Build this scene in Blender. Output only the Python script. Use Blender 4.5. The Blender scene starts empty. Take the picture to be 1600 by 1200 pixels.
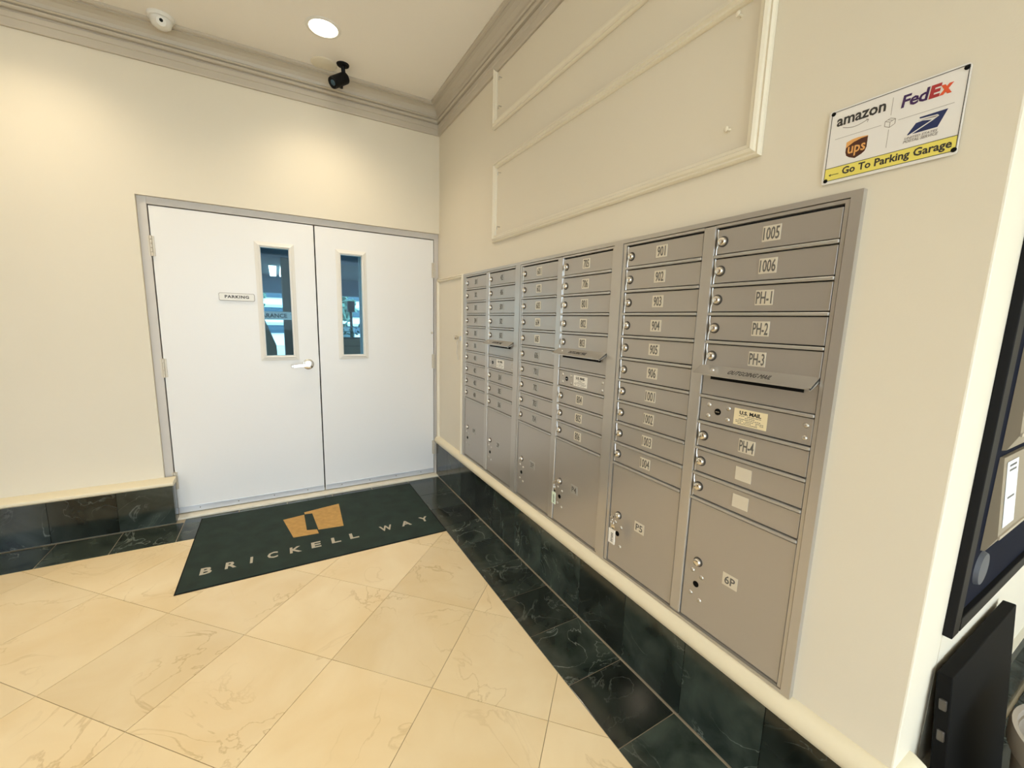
import bpy, bmesh, math, random
from mathutils import Vector, Matrix
random.seed(7)
scene = bpy.context.scene
COL = scene.collection

# ------------------------------------------------------------------ camera
cam_d = bpy.data.cameras.new('camera'); cam = bpy.data.objects.new('camera', cam_d); COL.objects.link(cam)
cam_d.sensor_fit = 'HORIZONTAL'; cam_d.sensor_width = 36.0
cam_d.lens = 642.28 / 1600 * 36.0
cam_d.clip_start = 0.02
RT = Vector((0.87000157, -0.49231415, 0.02690817))
DN = Vector((-0.051412, -0.14486055, -0.98811549))
FW = Vector((0.49036117, 0.85827863, -0.15133976))
M = Matrix((RT, -DN, -FW)).transposed().to_4x4()
M.translation = Vector((-1.20941516, -3.42757445, 1.38767223))
cam.matrix_world = M
scene.camera = cam

# ------------------------------------------------------------------ world / exposure
world = bpy.data.worlds.new('world'); scene.world = world; world.use_nodes = True
bg = world.node_tree.nodes['Background']
bg.inputs['Color'].default_value = (0.72, 0.87, 1.0, 1); bg.inputs['Strength'].default_value = 6.3
vs = scene.view_settings
vs.view_transform = 'Standard'; vs.look = 'None'; vs.gamma = 1.0; vs.use_curve_mapping = False
vs.exposure = 0.0
DOWNLIGHT_W = 58.0
DOWNLIGHT_COL = (1.0, 0.84, 0.61)

# ------------------------------------------------------------------ materials
MATS = {}
def nodes_of(name):
    m = bpy.data.materials.new(name); m.use_nodes = True
    nt = m.node_tree; return m, nt, nt.nodes, nt.links, nt.nodes['Principled BSDF']
def plain(name, col, rough=0.5, metal=0.0, spec=0.5, bump=0.0, bscale=300.0, var=0.0, vscale=6.0):
    m, nt, N, L, b = nodes_of(name)
    b.inputs['Base Color'].default_value = (*col, 1); b.inputs['Roughness'].default_value = rough
    b.inputs['Metallic'].default_value = metal; b.inputs['Specular IOR Level'].default_value = spec
    tc = N.new('ShaderNodeTexCoord')
    if bump:
        n = N.new('ShaderNodeTexNoise'); n.inputs['Scale'].default_value = bscale; n.inputs['Detail'].default_value = 3
        L.new(tc.outputs['Object'], n.inputs['Vector'])
        bp = N.new('ShaderNodeBump'); bp.inputs['Strength'].default_value = bump; bp.inputs['Distance'].default_value = 0.002
        L.new(n.outputs['Fac'], bp.inputs['Height']); L.new(bp.outputs['Normal'], b.inputs['Normal'])
    if var:
        n = N.new('ShaderNodeTexNoise'); n.inputs['Scale'].default_value = vscale; n.inputs['Detail'].default_value = 4
        L.new(tc.outputs['Object'], n.inputs['Vector'])
        r = N.new('ShaderNodeValToRGB')
        r.color_ramp.elements[0].position = 0.3; r.color_ramp.elements[1].position = 0.7
        r.color_ramp.elements[0].color = (*[c * (1 - var) for c in col], 1)
        r.color_ramp.elements[1].color = (*[min(1, c * (1 + var)) for c in col], 1)
        L.new(n.outputs['Fac'], r.inputs['Fac']); L.new(r.outputs['Color'], b.inputs['Base Color'])
    MATS[name] = m; return m
def emit(name, col, s):
    m, nt, N, L, b = nodes_of(name)
    b.inputs['Base Color'].default_value = (*col, 1)
    b.inputs['Emission Color'].default_value = (*col, 1); b.inputs['Emission Strength'].default_value = s
    MATS[name] = m; return m
def marble(name, c0, c1, vein, vamt, rough, scale, vscale, thin, tilevar):
    """stone with clouds, thin veins and a per-tile tone"""
    m, nt, N, L, b = nodes_of(name)
    tc = N.new('ShaderNodeTexCoord'); oi = N.new('ShaderNodeObjectInfo')
    mul = N.new('ShaderNodeMath'); mul.operation = 'MULTIPLY'; mul.inputs[1].default_value = 37.0
    L.new(oi.outputs['Random'], mul.inputs[0])
    add = N.new('ShaderNodeVectorMath'); add.operation = 'ADD'
    L.new(tc.outputs['Object'], add.inputs[0]); L.new(mul.outputs[0], add.inputs[1])
    n1 = N.new('ShaderNodeTexNoise'); n1.inputs['Scale'].default_value = scale; n1.inputs['Detail'].default_value = 6; n1.inputs['Distortion'].default_value = 0.6
    L.new(add.outputs[0], n1.inputs['Vector'])
    r1 = N.new('ShaderNodeValToRGB'); r1.color_ramp.elements[0].position = 0.32; r1.color_ramp.elements[1].position = 0.72
    r1.color_ramp.elements[0].color = (*c0, 1); r1.color_ramp.elements[1].color = (*c1, 1)
    L.new(n1.outputs['Fac'], r1.inputs['Fac'])
    n2 = N.new('ShaderNodeTexNoise'); n2.inputs['Scale'].default_value = vscale; n2.inputs['Detail'].default_value = 7; n2.inputs['Distortion'].default_value = 1.6
    L.new(add.outputs[0], n2.inputs['Vector'])
    s = N.new('ShaderNodeMath'); s.operation = 'SUBTRACT'; s.inputs[1].default_value = 0.5; L.new(n2.outputs['Fac'], s.inputs[0])
    ab = N.new('ShaderNodeMath'); ab.operation = 'ABSOLUTE'; L.new(s.outputs[0], ab.inputs[0])
    mr = N.new('ShaderNodeMapRange'); mr.inputs['From Min'].default_value = 0.0; mr.inputs['From Max'].default_value = thin
    mr.inputs['To Min'].default_value = 1.0; mr.inputs['To Max'].default_value = 0.0
    L.new(ab.outputs[0], mr.inputs['Value'])
    n3 = N.new('ShaderNodeTexNoise'); n3.inputs['Scale'].default_value = vscale * 0.8; n3.inputs['Detail'].default_value = 2
    L.new(add.outputs[0], n3.inputs['Vector'])
    r3 = N.new('ShaderNodeMapRange'); r3.inputs['From Min'].default_value = 0.44; r3.inputs['From Max'].default_value = 0.64
    L.new(n3.outputs['Fac'], r3.inputs['Value'])
    mm = N.new('ShaderNodeMath'); mm.operation = 'MULTIPLY'; L.new(mr.outputs[0], mm.inputs[0]); L.new(r3.outputs[0], mm.inputs[1])
    m2 = N.new('ShaderNodeMath'); m2.operation = 'MULTIPLY'; m2.inputs[1].default_value = vamt; L.new(mm.outputs[0], m2.inputs[0])
    mix = N.new('ShaderNodeMix'); mix.data_type = 'RGBA'
    L.new(m2.outputs[0], mix.inputs['Factor']); L.new(r1.outputs['Color'], mix.inputs['A']); mix.inputs['B'].default_value = (*vein, 1)
    hv = N.new('ShaderNodeHueSaturation')
    rv = N.new('ShaderNodeMapRange'); rv.inputs['To Min'].default_value = 1 - tilevar; rv.inputs['To Max'].default_value = 1 + tilevar
    L.new(oi.outputs['Random'], rv.inputs['Value']); L.new(rv.outputs[0], hv.inputs['Value'])
    L.new(mix.outputs['Result'], hv.inputs['Color']); L.new(hv.outputs['Color'], b.inputs['Base Color'])
    b.inputs['Roughness'].default_value = rough
    MATS[name] = m; return m
def glass(name, tint, rough=0.02):
    m, nt, N, L, b = nodes_of(name)
    N.remove(b); out = N['Material Output']
    t = N.new('ShaderNodeBsdfTransparent'); t.inputs['Color'].default_value = (*tint, 1)
    g = N.new('ShaderNodeBsdfGlossy'); g.inputs['Roughness'].default_value = rough
    f = N.new('ShaderNodeFresnel'); f.inputs['IOR'].default_value = 1.22
    mx = N.new('ShaderNodeMixShader'); L.new(f.outputs[0], mx.inputs[0]); L.new(t.outputs[0], mx.inputs[1]); L.new(g.outputs[0], mx.inputs[2])
    L.new(mx.outputs[0], out.inputs['Surface']); MATS[name] = m; return m

PAINT = plain('wall_paint', (0.79, 0.72, 0.585), 0.55, bump=0.10, bscale=260, var=0.015, vscale=1.5)
CEIL = plain('ceiling_paint', (0.95, 0.90, 0.83), 0.7, bump=0.08, bscale=200)
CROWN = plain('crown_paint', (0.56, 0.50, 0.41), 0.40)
SILL = plain('sill_paint', (0.84, 0.75, 0.55), 0.45, bump=0.1, bscale=60)
MOULD = plain('moulding_paint', (0.84, 0.77, 0.62), 0.35)
PANELP = plain('panel_paint', (0.79, 0.72, 0.585), 0.6)
ADDWOOD = plain('wood_panelling', (0.34, 0.24, 0.15), 0.45, var=0.2, vscale=4)  # invented dark brown for the unseen left wall, cuts its bounce light
DOORP = plain('door_paint', (0.865, 0.85, 0.83), 0.32, bump=0.05, bscale=120)
FRAMEP = plain('frame_paint', (0.62, 0.58, 0.54), 0.4)
VISP = plain('vision_frame_paint', (0.86, 0.83, 0.77), 0.35)
GAPSHADE = plain('dark_gap', (0.012, 0.011, 0.01), 0.8)  # near-black colour standing for the shade inside gaps
CREAM = marble('cream_marble', (0.80, 0.62, 0.36), (0.87, 0.72, 0.47), (0.42, 0.27, 0.10), 0.42, 0.16, 3.0, 2.6, 0.014, 0.05)
GREEN = marble('green_marble', (0.008, 0.013, 0.011), (0.050, 0.064, 0.053), (0.30, 0.33, 0.29), 0.5, 0.12, 6.0, 4.0, 0.012, 0.5)
GROUTL = plain('grout_pale', (0.70, 0.66, 0.56), 0.8)
GROUT = plain('grout', (0.45, 0.38, 0.27), 0.8)
THRESH = plain('threshold_stone', (0.82, 0.76, 0.62), 0.35, var=0.06, vscale=20)
ALU = plain('mailbox_grey', (0.45, 0.415, 0.375), 0.30, metal=0.45, bump=0.06, bscale=900)
ALUF = plain('mailbox_frame_grey', (0.52, 0.49, 0.45), 0.28, metal=0.55)
PLATE = plain('number_plate', (0.74, 0.68, 0.56), 0.4, metal=0.2)
RAILM = plain('mailbox_rail', (0.50, 0.485, 0.46), 0.32, metal=0.5)
RINGM = plain('lock_ring_dark', (0.05, 0.045, 0.04), 0.5)
PLATEG = plain('number_plate_grey', (0.46, 0.45, 0.42), 0.4, metal=0.35)
INK = plain('ink_dark', (0.035, 0.032, 0.03), 0.6)
DIGIT = plain('digit_grey', (0.14, 0.13, 0.115), 0.6)
CHROME = plain('chrome', (0.78, 0.75, 0.70), 0.18, metal=1.0)
STEEL = plain('satin_steel', (0.62, 0.60, 0.57), 0.32, metal=1.0)
BLACK = plain('black_plastic', (0.004, 0.004, 0.005), 0.5, spec=0.2)
BLACKM = plain('black_matte', (0.004, 0.0038, 0.0035), 0.75, spec=0.15)
NAVY = plain('navy_black', (0.004, 0.006, 0.016), 0.85, spec=0.15)
WHITE = plain('white_plastic', (0.85, 0.83, 0.78), 0.4)
PAPER = plain('paper_white', (0.86, 0.88, 0.92), 0.7, var=0.06, vscale=40)
TAN = plain('tan_plastic', (0.33, 0.27, 0.19), 0.5)
BINM = plain('bin_plastic', (0.42, 0.36, 0.29), 0.45)
LABELW = plain('label_white', (0.86, 0.83, 0.76), 0.5)
LABELP = plain('label_cream', (0.86, 0.74, 0.48), 0.5)
MAT = plain('mat_carpet', (0.016, 0.031, 0.024), 0.95, bump=0.9, bscale=420, var=0.25, vscale=9)
MATTAN = plain('mat_tan', (0.55, 0.32, 0.10), 0.95, bump=0.9, bscale=420, var=0.12, vscale=30)
MATTXT = plain('mat_lettering', (0.50, 0.45, 0.36), 0.95, bump=0.6, bscale=420)
GLASS = glass('tinted_glass', (0.66, 0.86, 0.92))
SIGNW = plain('sign_white', (0.86, 0.83, 0.79), 0.35)
SIGNY = plain('sign_yellow', (0.88, 0.76, 0.16), 0.35)
LENS = emit('lamp_lens', (1.0, 0.90, 0.72), 14.0)
TUBE = emit('garage_tube', (0.92, 1.0, 1.0), 9.0)
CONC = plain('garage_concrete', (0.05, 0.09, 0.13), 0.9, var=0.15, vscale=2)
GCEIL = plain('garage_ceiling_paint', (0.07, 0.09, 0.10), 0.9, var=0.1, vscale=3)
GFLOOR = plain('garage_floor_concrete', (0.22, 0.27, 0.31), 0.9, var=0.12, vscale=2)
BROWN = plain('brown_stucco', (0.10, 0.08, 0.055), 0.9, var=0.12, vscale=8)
TEAL = plain('teal_wall', (0.45, 0.72, 0.78), 0.7)
BWHITE = plain('building_white', (0.85, 0.92, 0.92), 0.7)
BDARK = plain('building_glass_dark', (0.03, 0.08, 0.12), 0.3)
LEAF = plain('leaf_green', (0.10, 0.22, 0.16), 0.7, var=0.4, vscale=12)
BARK = plain('bark', (0.10, 0.07, 0.045), 0.9)
SWIRL = plain('outside_paving', (0.5, 0.5, 0.47), 0.9, var=0.08, vscale=1)
PURPLE = plain('print_purple', (0.045, 0.012, 0.09), 0.5)
ORANGE = plain('print_orange', (0.75, 0.10, 0.03), 0.5)
RED = plain('print_red', (0.42, 0.03, 0.035), 0.5)
UBROWN = plain('print_brown', (0.075, 0.018, 0.008), 0.5)
UGOLD = plain('print_gold', (0.80, 0.40, 0.12), 0.5)
UBLUE = plain('print_blue', (0.012, 0.025, 0.11), 0.5)
PGREY = plain('print_grey', (0.35, 0.31, 0.28), 0.6)

# ------------------------------------------------------------------ mesh helpers
class MB:
    def __init__(s): s.bm = bmesh.new()
    def box(s, x0, x1, y0, y1, z0, z1, bev=0.0):
        r = bmesh.ops.create_cube(s.bm, size=1.0)
        vs_ = r['verts']
        cx, cy, cz = (x0 + x1) / 2, (y0 + y1) / 2, (z0 + z1) / 2
        for v in vs_:
            v.co = Vector((cx + v.co.x * abs(x1 - x0), cy + v.co.y * abs(y1 - y0), cz + v.co.z * abs(z1 - z0)))
        if bev:
            es = list({e for v in vs_ for e in v.link_edges})
            bmesh.ops.bevel(s.bm, geom=es, offset=bev, segments=2, affect='EDGES', profile=0.5)
        return s
    def poly(s, pts, d):
        """flat polygon pts (Vectors) thickened by vector d"""
        d = Vector(d); a = [s.bm.verts.new(Vector(p)) for p in pts]; b = [s.bm.verts.new(Vector(p) + d) for p in pts]
        n = len(pts)
        s.bm.faces.new(a); s.bm.faces.new(b[::-1])
        for i in range(n):
            j = (i + 1) % n; s.bm.faces.new((a[j], a[i], b[i], b[j]))
        return s
    def sweep(s, prof, p0, p1, U, V, m0=0.0, m1=0.0):
        """closed profile [(u,v)] swept from p0 to p1; m0/m1 shift the ends along the path per unit u (mitres)"""
        p0, p1, U, V = Vector(p0), Vector(p1), Vector(U), Vector(V); d = (p1 - p0).normalized()
        a = [s.bm.verts.new(p0 + U * u + V * v + d * (m0 * u)) for u, v in prof]
        b = [s.bm.verts.new(p1 + U * u + V * v + d * (m1 * u)) for u, v in prof]
        n = len(prof)
        s.bm.faces.new(a); s.bm.faces.new(b[::-1])
        for i in range(n):
            j = (i + 1) % n; s.bm.faces.new((a[j], a[i], b[i], b[j]))
        return s
    def lathe(s, prof, o, axis, seg=24):
        """prof [(r,h)] turned around axis through o"""
        ax = Vector(axis).normalized(); t = Vector((0, 0, 1)) if abs(ax.z) < 0.9 else Vector((1, 0, 0))
        u = ax.cross(t).normalized(); w = ax.cross(u); o = Vector(o); rings = []
        for r, h in prof:
            if r < 1e-6: rings.append([s.bm.verts.new(o + ax * h)])
            else: rings.append([s.bm.verts.new(o + ax * h + (u * math.cos(2 * math.pi * i / seg) + w * math.sin(2 * math.pi * i / seg)) * r) for i in range(seg)])
        for A, B in zip(rings, rings[1:]):
            if len(A) == 1 and len(B) == 1: continue
            for i in range(seg):
                j = (i + 1) % seg
                if len(A) == 1: s.bm.faces.new((A[0], B[i], B[j]))
                elif len(B) == 1: s.bm.faces.new((A[i], A[j], B[0]))
                else: s.bm.faces.new((A[i], A[j], B[j], B[i]))
        return s
    def tube(s, pts, r, seg=8, closed=False):
        pts = [Vector(p) for p in pts]; rings = []; n = len(pts); up = None
        for i, p in enumerate(pts):
            a = pts[(i - 1) % n] if (closed or i > 0) else p; b = pts[(i + 1) % n] if (closed or i < n - 1) else p
            t = (b - a).normalized()
            if up is None:
                up = Vector((0, 0, 1)) if abs(t.z) < 0.9 else Vector((1, 0, 0))
            u = t.cross(up).normalized(); up = u.cross(t)
            rings.append([s.bm.verts.new(p + (u * math.cos(2 * math.pi * k / seg) + up * math.sin(2 * math.pi * k / seg)) * r) for k in range(seg)])
        for i in range(n if closed else n - 1):
            A, B = rings[i], rings[(i + 1) % n]
            for k in range(seg):
                j = (k + 1) % seg; s.bm.faces.new((A[k], A[j], B[j], B[k]))
        if not closed: s.bm.faces.new(rings[0][::-1]); s.bm.faces.new(rings[-1])
        return s
    def mesh(s, name, smooth=False):
        bmesh.ops.recalc_face_normals(s.bm, faces=s.bm.faces[:])
        me = bpy.data.meshes.new(name); s.bm.to_mesh(me); s.bm.free()
        if smooth:
            for p in me.polygons: p.use_smooth = True
            me.set_sharp_from_angle(angle=math.radians(38))
        return me
    def build(s, name, mat, parent=None, smooth=False, loc=None):
        return obj(name, s.mesh(name, smooth), mat, parent, loc)
def obj(name, me, mat, parent=None, loc=None):
    if mat and not me.materials: me.materials.append(mat)
    o = bpy.data.objects.new(name, me); COL.objects.link(o)
    if parent: o.parent = parent
    if loc is not None: o.location = loc
    return o
def empty(name, loc=(0, 0, 0)):
    o = bpy.data.objects.new(name, None); COL.objects.link(o); o.location = loc; o.empty_display_size = 0.05; return o
def tag(o, label=None, cat=None, group=None, kind=None):
    if label: o['label'] = label
    if cat: o['category'] = cat
    if group: o['group'] = group
    if kind: o['kind'] = kind
    return o
def centred(mb):
    """shift the mesh so its origin is its bounding-box centre; returns that centre"""
    v = [x.co for x in mb.bm.verts]
    c = Vector([(min(p[i] for p in v) + max(p[i] for p in v)) / 2 for i in range(3)])
    for x in mb.bm.verts: x.co -= c
    return c
def part(name, mb, mat, parent, smooth=False):
    """part with its origin at its own centre (parent sits at the world origin)"""
    c = centred(mb); return mb.build(name, mat, parent, smooth, c)

# ------------------------------------------------------------------ lettering (one update for all strings)
TX = {}
def want(s, off=0.0, shear=0.0, sp=1.0): TX.setdefault((s, off, shear, sp), None)
PLATES = [
    ['301', '302', '303', '304', '305', '306', '401', '402', '403', '404'],
    ['405', '406', '501', '502', '503', None, None, '504', '505', '506'],
    ['601', '602', '603', '604', '605', '606', '701', '702', '703', '704'],
    ['705', '706', '801', '802', '803', None, None, '804', '805', '806'],
    ['901', '902', '903', '904', '905', '906', '1001', '1002', '1003', '1004'],
    ['1005', '1006', 'PH-1', 'PH-2', 'PH-3', None, None, 'PH-4', '', '']]
PARCEL = ['1P', '2P', '3P', 'P4', 'P5', '6P']
for c in PLATES:
    for t in c:
        if t: want(t, 0.012)
for t in PARCEL: want(t, 0.012)
want('OUTGOING MAIL', 0.0, 0.25); want('U.S. MAIL', 0.03)
for ch in 'BRICKELLWAY': want(ch, 0.028)
want('PARKING', 0.03, 0, 1.15); want('amazon', 0.02); want('Fed', 0.022, 0.1, 0.93); want('E', 0.05, 0.1); want('x', 0.05, 0.1); want('ups', 0.015)
want('Go To Parking Garage', 0.022); want("CLEARANCE  7'", 0.02); want('UNITED STATES', 0.01, 0.25); want('POSTAL SERVICE', 0.01, 0.25)
_tmp = []
for k in TX:
    cu = bpy.data.curves.new('t', 'FONT'); cu.body = k[0]; cu.align_x = 'CENTER'; cu.offset = k[1]; cu.shear = k[2]; cu.space_character = k[3]
    cu.resolution_u = 2; cu.fill_mode = 'BOTH'; cu.extrude = 0.004
    o = bpy.data.objects.new('t', cu); COL.objects.link(o); _tmp.append((k, o))
bpy.context.view_layer.update(); dg = bpy.context.evaluated_depsgraph_get()
for k, o in _tmp:
    me = bpy.data.meshes.new_from_object(o.evaluated_get(dg)); TX[k] = [v.co.copy() for v in me.vertices], [tuple(p.vertices) for p in me.polygons]; bpy.data.meshes.remove(me)
for k, o in _tmp:
    cu = o.data; bpy.data.objects.remove(o); bpy.data.curves.remove(cu)
def text(name, s, mat, parent, c, X, Y, w, h, off=0.0, shear=0.0, sp=1.0, depth=0.0006):
    """lettering fitted into a w x h rectangle centred on c, reading along X, up along Y"""
    vs_, fs = TX[(s, off, shear, sp)]
    x0, x1 = min(v.x for v in vs_), max(v.x for v in vs_); y0, y1 = min(v.y for v in vs_), max(v.y for v in vs_)
    X, Y = Vector(X), Vector(Y); Z = X.cross(Y)
    pts = [X * ((v.x - (x0 + x1) / 2) / (x1 - x0) * w) + Y * ((v.y - (y0 + y1) / 2) / (y1 - y0) * h) + Z * (v.z / 0.004 * depth) for v in vs_]
    me = bpy.data.meshes.new(name); me.from_pydata(pts, [], fs); me.update()
    return obj(name, me, mat, parent, Vector(c))
RX, RZ = Vector((0, -1, 0)), Vector((0, 0, 1))     # reading directions on the right (mailbox) wall
BX = Vector((1, 0, 0))                              # on the door wall

# ================================================================== STRUCTURE
ZC = 3.03; XL = -4.6; YF = -7.2; XR = 1.75; YE = -3.17; YB = -0.03
def S(name, mb, mat, label, cat):
    return tag(mb.build(name, mat), label, cat, kind='structure')
S('wall_back', MB().box(XL, -1.913, YB, 0.12, 0, ZC).box(-1.913, 0.0, YB, 0.12, 2.082, ZC), PAINT, 'cream painted wall around the white double doors', 'wall')
S('wall_right', MB().box(0, 0.18, YE, 0.12, 0, ZC, 0.004), PAINT, 'cream wall carrying the mailboxes and delivery sign', 'wall')
S('wall_alcove', MB().box(0.18, XR, YE, YE + 0.18, 0, ZC), PAINT, 'cream return wall behind the black display frame', 'wall')
S('wall_side', MB().box(XR, XR + 0.15, YF, YE + 0.18, 0, ZC), PAINT, 'cream side wall of the lobby beyond the alcove', 'wall')
S('wall_left', MB().box(XL - 0.15, XL, YF, -6.0, 0, ZC).box(XL - 0.15, XL, -4.6, 0.12, 0, ZC).box(XL - 0.15, XL, -6.0, -4.6, 2.75, ZC), ADDWOOD, 'warm brown wood panelled left wall with a wide opening to daylight', 'wall')  # opening added out of view to throw daylight on the right wall
S('wall_front', MB().box(XL - 0.15, -3.0, YF - 0.15, YF, 0, ZC).box(1.5, XR + 0.15, YF - 0.15, YF, 0, ZC).box(-3.0, 1.5, YF - 0.15, YF, 2.7, ZC), PAINT, 'front wall with the wide open entrance to daylight', 'wall')
S('ceiling', MB().box(XL - 0.15, XR + 0.15, YF - 0.15, 0.12, ZC, ZC + 0.12), CEIL, 'plain cream lobby ceiling with recessed downlights', 'ceiling')

# floor: grout bed, then every tile its own piece
fl = S('floor', MB().box(XL - 0.15, XR + 0.15, YF - 0.15, 0.30, -0.08, -0.003), GROUT, 'polished floor of diagonal cream marble with a dark green border', 'floor')
def clip(P, a, b, c):        # keep a*x+b*y<=c
    out = []
    for i in range(len(P)):
        p, q = P[i], P[(i + 1) % len(P)]; dp, dq = a * p[0] + b * p[1] - c, a * q[0] + b * q[1] - c
        if dp <= 0: out.append(p)
        if (dp < 0 < dq) or (dq < 0 < dp):
            t = dp / (dp - dq); out.append((p[0] + t * (q[0] - p[0]), p[1] + t * (q[1] - p[1])))
    return out
BW = -0.300; BY = -0.405; H = 0.3175; g = 0.0016
full = None
for i in range(-15, 10):
    for j in range(-20, 6):
        if (i + j) % 2: continue                       # tile centres where i+j is even
        cx, cy = -0.767 + H * i, -1.785 + H * j
        if cy - H > BY or cy + H < YF or cx + H < XL: continue
        h = H - g
        P = [(cx + h, cy), (cx, cy + h), (cx - h, cy), (cx, cy - h)]; n0 = list(P)
        P = clip(P, 0, 1, BY - g); P = clip(P, 0, -1, -YF) if P else P; P = clip(P, -1, 0, -XL) if P else P
        if P:
            P = clip(P, 1, 0, BW - g) if cy + H > -3.47 else clip(P, 1, 0, XR)
        if len(P) < 3: continue
        ar = abs(sum(P[k][0] * P[(k + 1) % len(P)][1] - P[(k + 1) % len(P)][0] * P[k][1] for k in range(len(P)))) / 2
        if ar < 2e-4: continue
        whole = ar > 2 * h * h - 1e-6
        if whole and full is not None: me = full
        else:
            me = MB().poly([Vector((p[0] - cx, p[1] - cy, -0.003)) for p in P], (0, 0, 0.003 + random.uniform(-2e-4, 2e-4))).mesh('tile'); me.materials.append(CREAM)
            if whole: full = me
        obj('tile', me, CREAM, fl, (cx, cy, 0))
def rect_tile(name, x0, x1, y0, y1, z0, z1, mat, parent):
    return part(name, MB().box(x0, x1, y0, y1, z0, z1, 0.0008), mat, parent)
g2 = 0.0018
y = BY; k = 0
ys = [BY, -0.68, -0.95, -1.23, -1.51, -1.79, -2.06, -2.34, -2.61, -2.89, -3.17, -3.46]
for a, b in zip(ys, ys[1:]):
    rect_tile('border_tile', BW + g2, -0.031, b + g2, a - g2, -0.003, 0.0, GREEN, fl)
xs = [-0.028, BW, -0.60, -0.90, -1.21, -1.51, -1.815, -2.12, -2.42, -2.72, -3.02, -3.32, -3.62, -3.92, -4.22, XL]
for a, b in zip(xs, xs[1:]):
    rect_tile('border_tile', b + g2, a - g2, BY + g2, (-0.076 if b > -1.9 else -0.128), -0.003, 0.0, GREEN, fl)
for a, b in zip([BW, 0.0, 0.3, 0.6, 0.9, 1.2, 1.5], [0.0, 0.3, 0.6, 0.9, 1.2, 1.5, XR]):
    rect_tile('border_tile', a + g2, b - g2, -3.46, -3.205, -0.003, 0.0, GREEN, fl)

# baseboards: each stone its own piece
bb = S('baseboard_right', MB().box(-0.016, 0.002, YE, YB, 0.0, 0.30), GROUTL, 'dark green marble baseboard under the mailboxes with a cream sill', 'baseboard')
ys = [YB, -0.30, -0.585, -0.865, -1.15, -1.435, -1.72, -2.05, -2.34, -2.625, -2.90, YE - 0.027]
for a, b in zip(ys, ys[1:]): rect_tile('tile', -0.027, -0.012, b + 0.001, a - 0.001, 0.007, 0.298, GREEN, bb)
SP = [(0.0, 0.364), (0.012, 0.362), (0.032, 0.352), (0.042, 0.338), (0.044, 0.322), (0.038, 0.306), (0.028, 0.297), (0.0, 0.297)]
part('sill', MB().sweep(SP, (0, YB, 0), (0, YE, 0), (-1, 0, 0), (0, 0, 1), 0, 1), SILL, bb, True)
bb = S('baseboard_alcove', MB().box(0.0, XR, YE - 0.016, YE + 0.002, 0.0, 0.26), GROUTL, 'dark green marble baseboard along the return wall', 'baseboard')
xs = [-0.027, 0.30, 0.60, 0.90, 1.2, 1.5, XR]
for a, b in zip(xs, xs[1:]): rect_tile('tile', a + 0.001, b - 0.001, YE - 0.027, YE - 0.012, 0.007, 0.258, GREEN, bb)
part('sill', MB().sweep(SP, (0, YE, 0), (0.10, YE, 0), (0, -1, 0), (0, 0, 1), -1, 0), SILL, bb, True)
bb = S('baseboard_back', MB().box(XL, -1.868, -0.110, YB, 0.0, 0.262), GROUTL, 'deep dark green marble curb left of the double doors with a cream ledge', 'baseboard')
xs = [-1.856, -2.135, -2.440, -2.735, -3.03, -3.33, -3.63, -3.93, -4.23, XL]
for a, b in zip(xs, xs[1:]): rect_tile('tile', b + 0.001, a - 0.001, -0.123, -0.105, 0.006, 0.262, GREEN, bb)
rect_tile('tile', -1.870, -1.856, -0.104, YB - 0.001, 0.006, 0.262, GREEN, bb)
CP = [(0.0, 0.262), (0.093, 0.262), (0.102, 0.268), (0.105, 0.277), (0.102, 0.286), (0.092, 0.292), (0.0, 0.296)]
part('sill', MB().sweep(CP, (XL, YB, 0), (-1.852, YB, 0), (0, -1, 0), (0, 0, 1)), SILL, bb, True)
bb = S('baseboard_left', MB().box(XL - 0.001, XL + 0.02, -4.6, -0.13, 0.0, 0.26), GREEN, 'dark green marble baseboard on the left wall', 'baseboard')

# crown moulding (profile: projection from wall, height)
CR = [(0.0, 2.828), (0.014, 2.828), (0.017, 2.834), (0.017, 2.868), (0.022, 2.872), (0.022, 2.898), (0.010, 2.906), (0.010, 2.911), (0.026, 2.914), (0.033, 2.921), (0.033, 2.928), (0.026, 2.934), (0.022, 2.936),
      (0.034, 2.939), (0.040, 2.945), (0.034, 2.951), (0.028, 2.953), (0.034, 2.970), (0.048, 2.988), (0.068, 3.000), (0.084, 3.004), (0.082, 3.010), (0.094, 3.013), (0.100, 3.018), (0.100, ZC), (0.0, ZC)]
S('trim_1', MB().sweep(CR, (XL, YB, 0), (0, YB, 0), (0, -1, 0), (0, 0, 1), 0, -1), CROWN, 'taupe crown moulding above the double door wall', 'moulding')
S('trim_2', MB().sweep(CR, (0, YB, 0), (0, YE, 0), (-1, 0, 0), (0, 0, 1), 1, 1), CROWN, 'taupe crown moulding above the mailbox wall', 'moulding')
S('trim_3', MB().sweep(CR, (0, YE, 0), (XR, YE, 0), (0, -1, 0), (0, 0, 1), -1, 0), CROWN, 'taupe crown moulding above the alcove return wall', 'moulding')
S('trim_4', MB().box(-1.913, 0, -0.074, 0.06, -0.003, 0.011, 0.003), THRESH, 'pale stone threshold strip under the double doors', 'threshold')

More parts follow.
